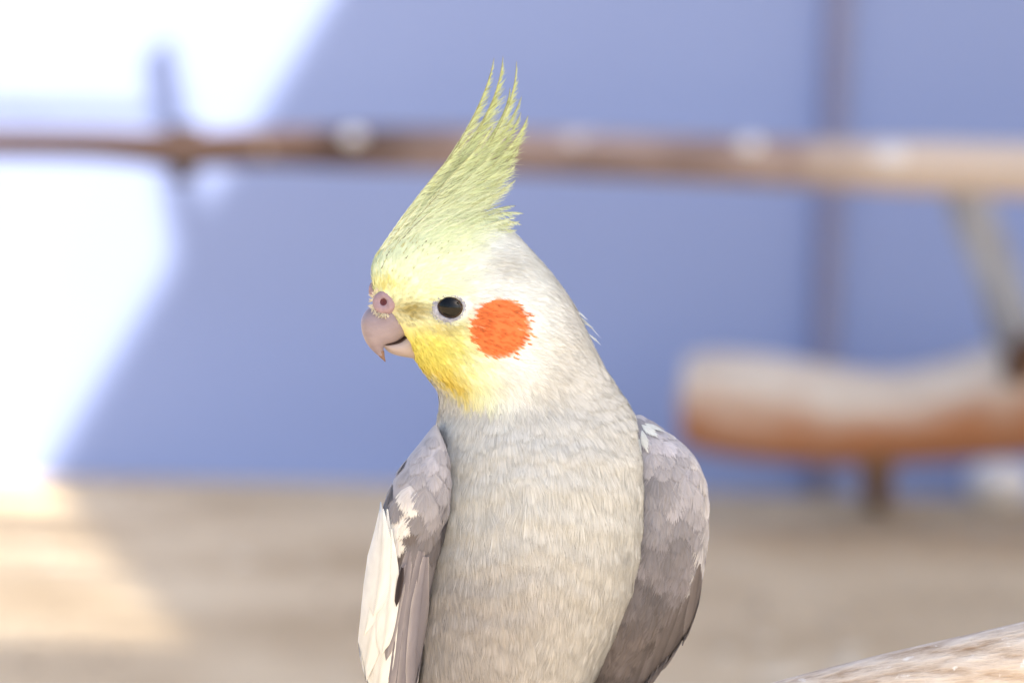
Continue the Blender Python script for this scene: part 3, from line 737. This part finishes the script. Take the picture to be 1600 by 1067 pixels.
m, n, l, b = material('eye_dark'); b.inputs['Base Color'].default_value = (.034, .015, .009, 1); b.inputs['Roughness'].default_value = .05
b.inputs['Specular IOR Level'].default_value = .5; m_eye = m
m, n, l, b = material('pupil_black'); b.inputs['Base Color'].default_value = (.003, .003, .003, 1); b.inputs['Roughness'].default_value = .05; b.inputs['Specular IOR Level'].default_value = .3; m_pupil = m
ep, en = front(EX, EY); en = norm((en * .5 + np.array((-.1, -.05, -1)) * .5)[None])[0]
er = 22.0
rings = [(er * math.cos(p), er * math.sin(p) * .72) for p in np.linspace(-.3, math.pi / 2 - .02, 14)]
V, F = disc_form(ep - en * 4.0, en, rings, 40, (1.0, .84), -.22)
eye = mk('eye', bird_world(V), F, m_eye, bird)
rings = [(er * 1.006 * math.cos(p), er * 1.006 * math.sin(p) * .72 + .12) for p in np.linspace(.66, math.pi / 2 - .02, 10)]
V, F = disc_form(ep - en * 4.0, en, rings, 32, (1.0, .84), -.22); mk('pupil', bird_world(V), F, m_pupil, eye)
V, F = disc_form(ep + en * .5, en, [(32, -6), (31, -2), (29.5, .8), (28, 2.2), (26.5, 1.9), (25, 3.2), (23.5, 2.9), (22, 3.6), (20.6, 2.6), (20, -2)], 72, (1.0, .84), -.22, .5, 7)
mk('eye_ring', bird_world(V), F, m_ring, eye)
# tiny pale bristles round the eye and the cere
def bristles(c0, nrm_, rx, ry, n, ln, w, colr, name, parent, a0=0.0, a1=6.283, hgt=2.0, lean=.25):
    """short stiff feathers round the rim of a disc; angle 0 = right, growing downwards"""
    nrm_ = norm(np.asarray(nrm_, float)[None])[0]; a = rng.uniform(a0, a1, n); rr = rng.uniform(.9, 1.1, n)
    ex_ = np.array((1.0, 0, 0)); ex_ = norm((ex_ - nrm_ * ex_.dot(nrm_))[None])[0]; ey_ = np.cross(nrm_, ex_)
    if ey_[1] < 0: ey_ = -ey_
    Nn = np.tile(nrm_, (n, 1))
    P = c0 + np.outer(np.cos(a) * rx * rr, ex_) + np.outer(np.sin(a) * ry * rr, ey_) + Nn * hgt
    t = np.outer(np.cos(a), ex_) + np.outer(np.sin(a), ey_) + Nn * lean + rng.normal(0, .25, (n, 3)); t = norm(t)
    Nn = norm(Nn - t * (Nn * t).sum(1, keepdims=True))
    V, F, C = barbed(P, t, Nn, np.full(n, ln), np.full(n, w), 3, 1.0, 0, 200, np.tile(colr, (n, 1)) * (1 + rng.normal(0, .1, (n, 1))), .05, bw=.6)
    o = mk(name, bird_world(V), F, m_feather, parent, cols=C); o['kind'] = 'stuff'
bristles(ep, en, 27, 22.5, 150, 5, 1.5, lin(186, 186, 184), 'eyelid_feathers', eye, -.6, 2.9, 1.0)
bristles(cc, cn, 18, 19, 46, 7, 4, lin(206, 198, 172), 'cere_bristles', cere, 1.2, 4.4, -1.5)

# ---------------- crest: each long feather its own part
m_shaft = lin(128, 120, 84)
def crest_feather(pts, lead, trail, dz, tip_olive, seed, sp=1.05):
    rg = np.random.default_rng(seed)
    b0, b1, b2, b3 = [np.array(p, float) for p in pts]
    u = np.linspace(0, 1, 60)[:, None]
    c = (1 - u) ** 3 * b0 + 3 * (1 - u) ** 2 * u * b1 + 3 * (1 - u) * u * u * b2 + u ** 3 * b3
    ln = np.concatenate([[0], np.cumsum(np.linalg.norm(np.diff(c, axis=0), axis=1))]); Ltot = ln[-1]
    n = int(Ltot / sp)
    V, F, C = [], [], []
    shaft = m_shaft if seed % 5 == 2 else lin(206, 206, 150)
    col0, col1 = np.array((.89, .96, .66)), lin(212, 220, 150)
    # shaft ribbon with a little thickness
    sw = np.interp(np.linspace(0, 1, 25), [0, .6, 1], [1.1, .8, .25]); sl = np.linspace(0, Ltot, 25)
    z0 = front(b0[0], b0[1])[0][2] - 2.0
    zf = lambda f: dz + (z0 - dz) * (1 - f) ** 2.4
    cx = np.column_stack([np.interp(sl, ln, c[:, 0]), np.interp(sl, ln, c[:, 1]), zf(sl / Ltot)])
    tg = norm(np.gradient(cx, axis=0)); sd = np.column_stack([-tg[:, 1], tg[:, 0], np.zeros(25)])
    for i in range(25):
        V += [cx[i] - sd[i] * sw[i], cx[i] + np.array((0, 0, -sw[i] * .9)), cx[i] + sd[i] * sw[i]]; w = (i / 24) ** 1.5 * tip_olive
        C += [shaft * (1 - w) + lin(140, 126, 72) * w] * 3
        if i:
            k = 3 * i
            for q in (0, 1): F += [(k + q - 3, k + q - 2, k + q + 1), (k + q - 3, k + q + 1, k + q)]
    for side, ext in ((-1, lead), (1, trail)):
        for i in range(n):
            f = .07 + .93 * (i + rg.random()) / n; s0 = f * Ltot
            p = np.array((np.interp(s0, ln, c[:, 0]), np.interp(s0, ln, c[:, 1]), zf(f)))
            t = np.array((np.interp(s0 + 2, ln, c[:, 0]) - np.interp(s0 - 2, ln, c[:, 0]), np.interp(s0 + 2, ln, c[:, 1]) - np.interp(s0 - 2, ln, c[:, 1]), 0)); t = t / (np.linalg.norm(t) + 1e-9)
            s2 = np.array((-t[1], t[0], 0)) * side
            bl = ext * (1.75 if side > 0 else 1.0) * (1 - f ** 1.7) * min(1, .5 + f * 2) * rg.uniform(.4, 1.35) + 3.0 * (1 - f)
            an = (R(15) if side < 0 else R(30)) * rg.uniform(.6, 1.3)
            d1 = t * math.cos(an) + s2 * math.sin(an); d2 = t * math.cos(an * .6) + s2 * math.sin(an * .6)
            if side > 0 and rg.random() < .35: d2 = t * math.cos(an * 1.35) + s2 * math.sin(an * 1.35)
            lz = rg.normal(0, .12)
            d1 = d1 + np.array((0, 0, lz)); d2 = d2 + np.array((0, 0, lz * 2))
            m1 = p + d1 * bl * .5; e = m1 + d2 * bl * .5
            wv = np.array((-d1[1], d1[0], rg.normal(0, .2))); wv /= np.linalg.norm(wv)
            w0 = .5; k = len(V)
            V += [p - wv * w0, p + wv * w0, m1 - wv * w0 * .8, m1 + wv * w0 * .8, e]
            F += [(k, k + 1, k + 3), (k, k + 3, k + 2), (k + 2, k + 3, k + 4)]
            w = np.clip((f * 1.15) ** 1.3 * tip_olive, 0, 1); cc_ = (col0 * (1 - w) + col1 * w) * (1 + rg.normal(0, .07))
            if f > .25 and rg.random() < .16: cc_ = cc_ * np.array((1, .98, .8)) * rg.uniform(.45, .8)
            C += [cc_] * 4 + [cc_ * 1.05]
    o = mk('crest_feather', bird_world(V), np.array(F), m_crest, bird, cols=np.clip(C, 0, .97), soft=norm(np.array((-.42, -.3, -.86))[None] + rng.normal(0, .17, (len(V), 3))))
    return o
CR = [  # rachis (four control points), leading and trailing barb lengths, depth, olive tip
 ([(590, 398), (636, 332), (682, 272), (738, 206)], 8, 26, -30, .8), ([(586, 402), (620, 352), (652, 306), (694, 256)], 7, 26, -38, .5),
 ([(600, 388), (672, 288), (752, 196), (772, 91)], 9, 34, -6, 1.1), ([(612, 390), (690, 286), (776, 200), (786, 88)], 9, 42, 4, 1.1),
 ([(640, 378), (715, 292), (806, 204), (807, 96)], 9, 30, -4, 1.0), ([(650, 374), (722, 290), (790, 218), (815, 151)], 9, 36, 8, .9),
 ([(650, 380), (730, 292), (802, 242), (825, 181)], 10, 44, -12, .9), ([(665, 378), (735, 306), (790, 266), (811, 228)], 10, 40, -2, .6),
 ([(672, 382), (735, 322), (776, 288), (805, 258)], 10, 40, -14, .4), ([(680, 380), (735, 332), (776, 304), (806, 281)], 8, 28, 2, .25),
 ([(700, 378), (745, 340), (786, 326), (818, 334)], 10, 26, -14, .15), ([(716, 378), (758, 344), (792, 338), (815, 352)], 10, 22, -4, .1),
 ([(690, 380), (740, 338), (780, 320), (806, 322)], 8, 24, 8, .1), ([(628, 386), (680, 316), (724, 262), (770, 196)], 9, 42, -22, .75),
 ([(612, 394), (656, 330), (700, 280), (744, 234)], 9, 40, -34, .6), ([(634, 390), (684, 326), (726, 284), (770, 240)], 9, 42, -32, .45),
 ([(652, 388), (700, 330), (742, 296), (784, 262)], 9, 42, -28, .35), ([(604, 400), (640, 350), (672, 316), (706, 286)], 8, 34, -44, .35),
 ([(630, 396), (668, 346), (704, 318), (742, 292)], 8, 36, -44, .25), ([(660, 392), (700, 346), (736, 322), (772, 304)], 8, 34, -38, .15),
 ([(690, 388), (722, 356), (754, 338), (786, 334)], 8, 28, -34, .1), ([(600, 410), (630, 370), (660, 346), (694, 326)], 8, 28, -52, .15),
 ([(634, 404), (662, 370), (690, 350), (722, 336)], 8, 28, -54, .1), ([(668, 398), (694, 370), (722, 354), (754, 346)], 8, 24, -52, .05)]
CR += [([(606, 392), (680, 290), (760, 206), (779, 128)], 8, 40, 10, 1.0), ([(626, 386), (706, 292), (790, 208), (797, 138)], 8, 40, 2, 1.0),
 ([(644, 380), (722, 300), (790, 236), (814, 176)], 8, 42, 14, .8), ([(660, 384), (730, 312), (786, 256), (818, 206)], 8, 42, 12, .7)]
CR += [([(700, 396), (734, 362), (766, 346), (806, 340)], 9, 24, -40, .0), ([(720, 392), (752, 362), (784, 350), (812, 346)], 9, 22, -36, .0),
 ([(684, 404), (716, 372), (744, 354), (790, 344)], 9, 26, -52, .0), ([(612, 424), (636, 388), (664, 360), (700, 340)], 8, 26, -62, .05),
 ([(596, 420), (616, 384), (642, 356), (674, 330)], 7, 24, -58, .1), ([(646, 420), (672, 388), (704, 364), (744, 350)], 8, 26, -66, .0),
 ([(730, 384), (756, 366), (784, 358), (808, 360)], 8, 18, -30, .0), ([(590, 412), (606, 380), (630, 348), (660, 314)], 6, 22, -50, .15)]
for i, (p, a, t, z, ol) in enumerate(CR): crest_feather(p, a, t, z, ol, 40 + i)

# loose white feathers sticking out at the nape
for i, (x, y, x1, y1) in enumerate([(896, 486, 931, 518), (890, 478, 918, 500), (918, 520, 938, 540), (905, 500, 926, 514)]):
    p = np.array((x, y, 8.0)); t = norm(np.array([[x1 - x, y1 - y, -6.0]])); nn = norm(np.array([[.7, -.6, -.35]])); nn = norm(nn - t * (nn * t).sum())
    V, F, C = barbed(p[None], t, nn, np.array([math.hypot(x1 - x, y1 - y)]), np.array([9.0]), 16, 3, 0, 300, c_white[None], 0, bw=.8)
    mk('nape_feather', bird_world(V), F, m_feather, bird, cols=C)

# ---------------- legs, feet and tail (below the picture, resting on the perch)
m_leg = noise_mat('scaly_leg_skin', [lin(150, 120, 116), lin(180, 150, 142)], scale=(300, 300, 300), rough=.6, bump=.3)
m_claw = noise_mat('dark_claw', [lin(70, 58, 56), lin(96, 82, 78)], scale=(200, 200, 200), rough=.4)
def perch_top(x): return np.interp(x, [560, 840, 1100], [1345, 1270, 1205]) - PERCH_R
for x in (748, 850):
    yt = perch_top(x)
    leg = bpy.data.objects.new
    V, F = tube(bird_world([(x, 1130, 10), (x - 2, (1130 + yt) / 2 + 8, -2), (x, yt - 5, 0)]), [14 * K, 9 * K, 9 * K], 12, .05, int(x)); lg = mk('leg', V, F, m_leg, bird)
    for dx, sgn in ((-16, -1), (12, -1), (-10, 1), (14, 1)):
        rr = PERCH_R + 6; pt = []
        for a in (0, .25, .5, .72): pt.append((x + dx * (a * 1.6 + .1), perch_top(x + dx * a) + PERCH_R - rr * math.cos(a) , sgn * rr * math.sin(a) - 5))
        V, F = tube(bird_world(pt), [8 * K, 7.5 * K, 6.5 * K, 5.5 * K], 10, .08, int(x + dx)); tt_ = mk('toe', V, F, m_leg, lg)
        e = np.array(pt[-1]); V, F = tube(bird_world([e, e + (dx * .1, 14, sgn * 9), e + (dx * .1, 28, sgn * 6)]), [4.5 * K, 3 * K, .6 * K], 8); mk('claw', V, F, m_claw, lg)
tv, tf, tt2, tc = None, None, None, None
for i in range(6):
    x = 770 + (i - 2.5) * 14
    pts = [(x, 1120, 120 + i), (770 + (i - 2.5) * 22, 1400, 190 + i * 2), (770 + (i - 2.5) * 12, 1800, 270 + i * 3)]
    PW = catmull(np.array(pts, float), 8); V = []; F = []
    for k, p in enumerate(PW):
        u = k / (len(PW) - 1); w = 20 * (1 - u ** 3) + .5
        V += [p + (-w, 0, 2), p + (0, 0, -1), p + (w, 0, 2)]
        if k: F += [(3 * k - 3, 3 * k - 2, 3 * k + 1, 3 * k), (3 * k - 2, 3 * k - 1, 3 * k + 2, 3 * k + 1)]
    mk('tail_feather', bird_world(V), F, m_vane, bird, cols=np.tile(jb(m_gd), (len(V), 1)), uv=np.zeros((len(V), 2)))
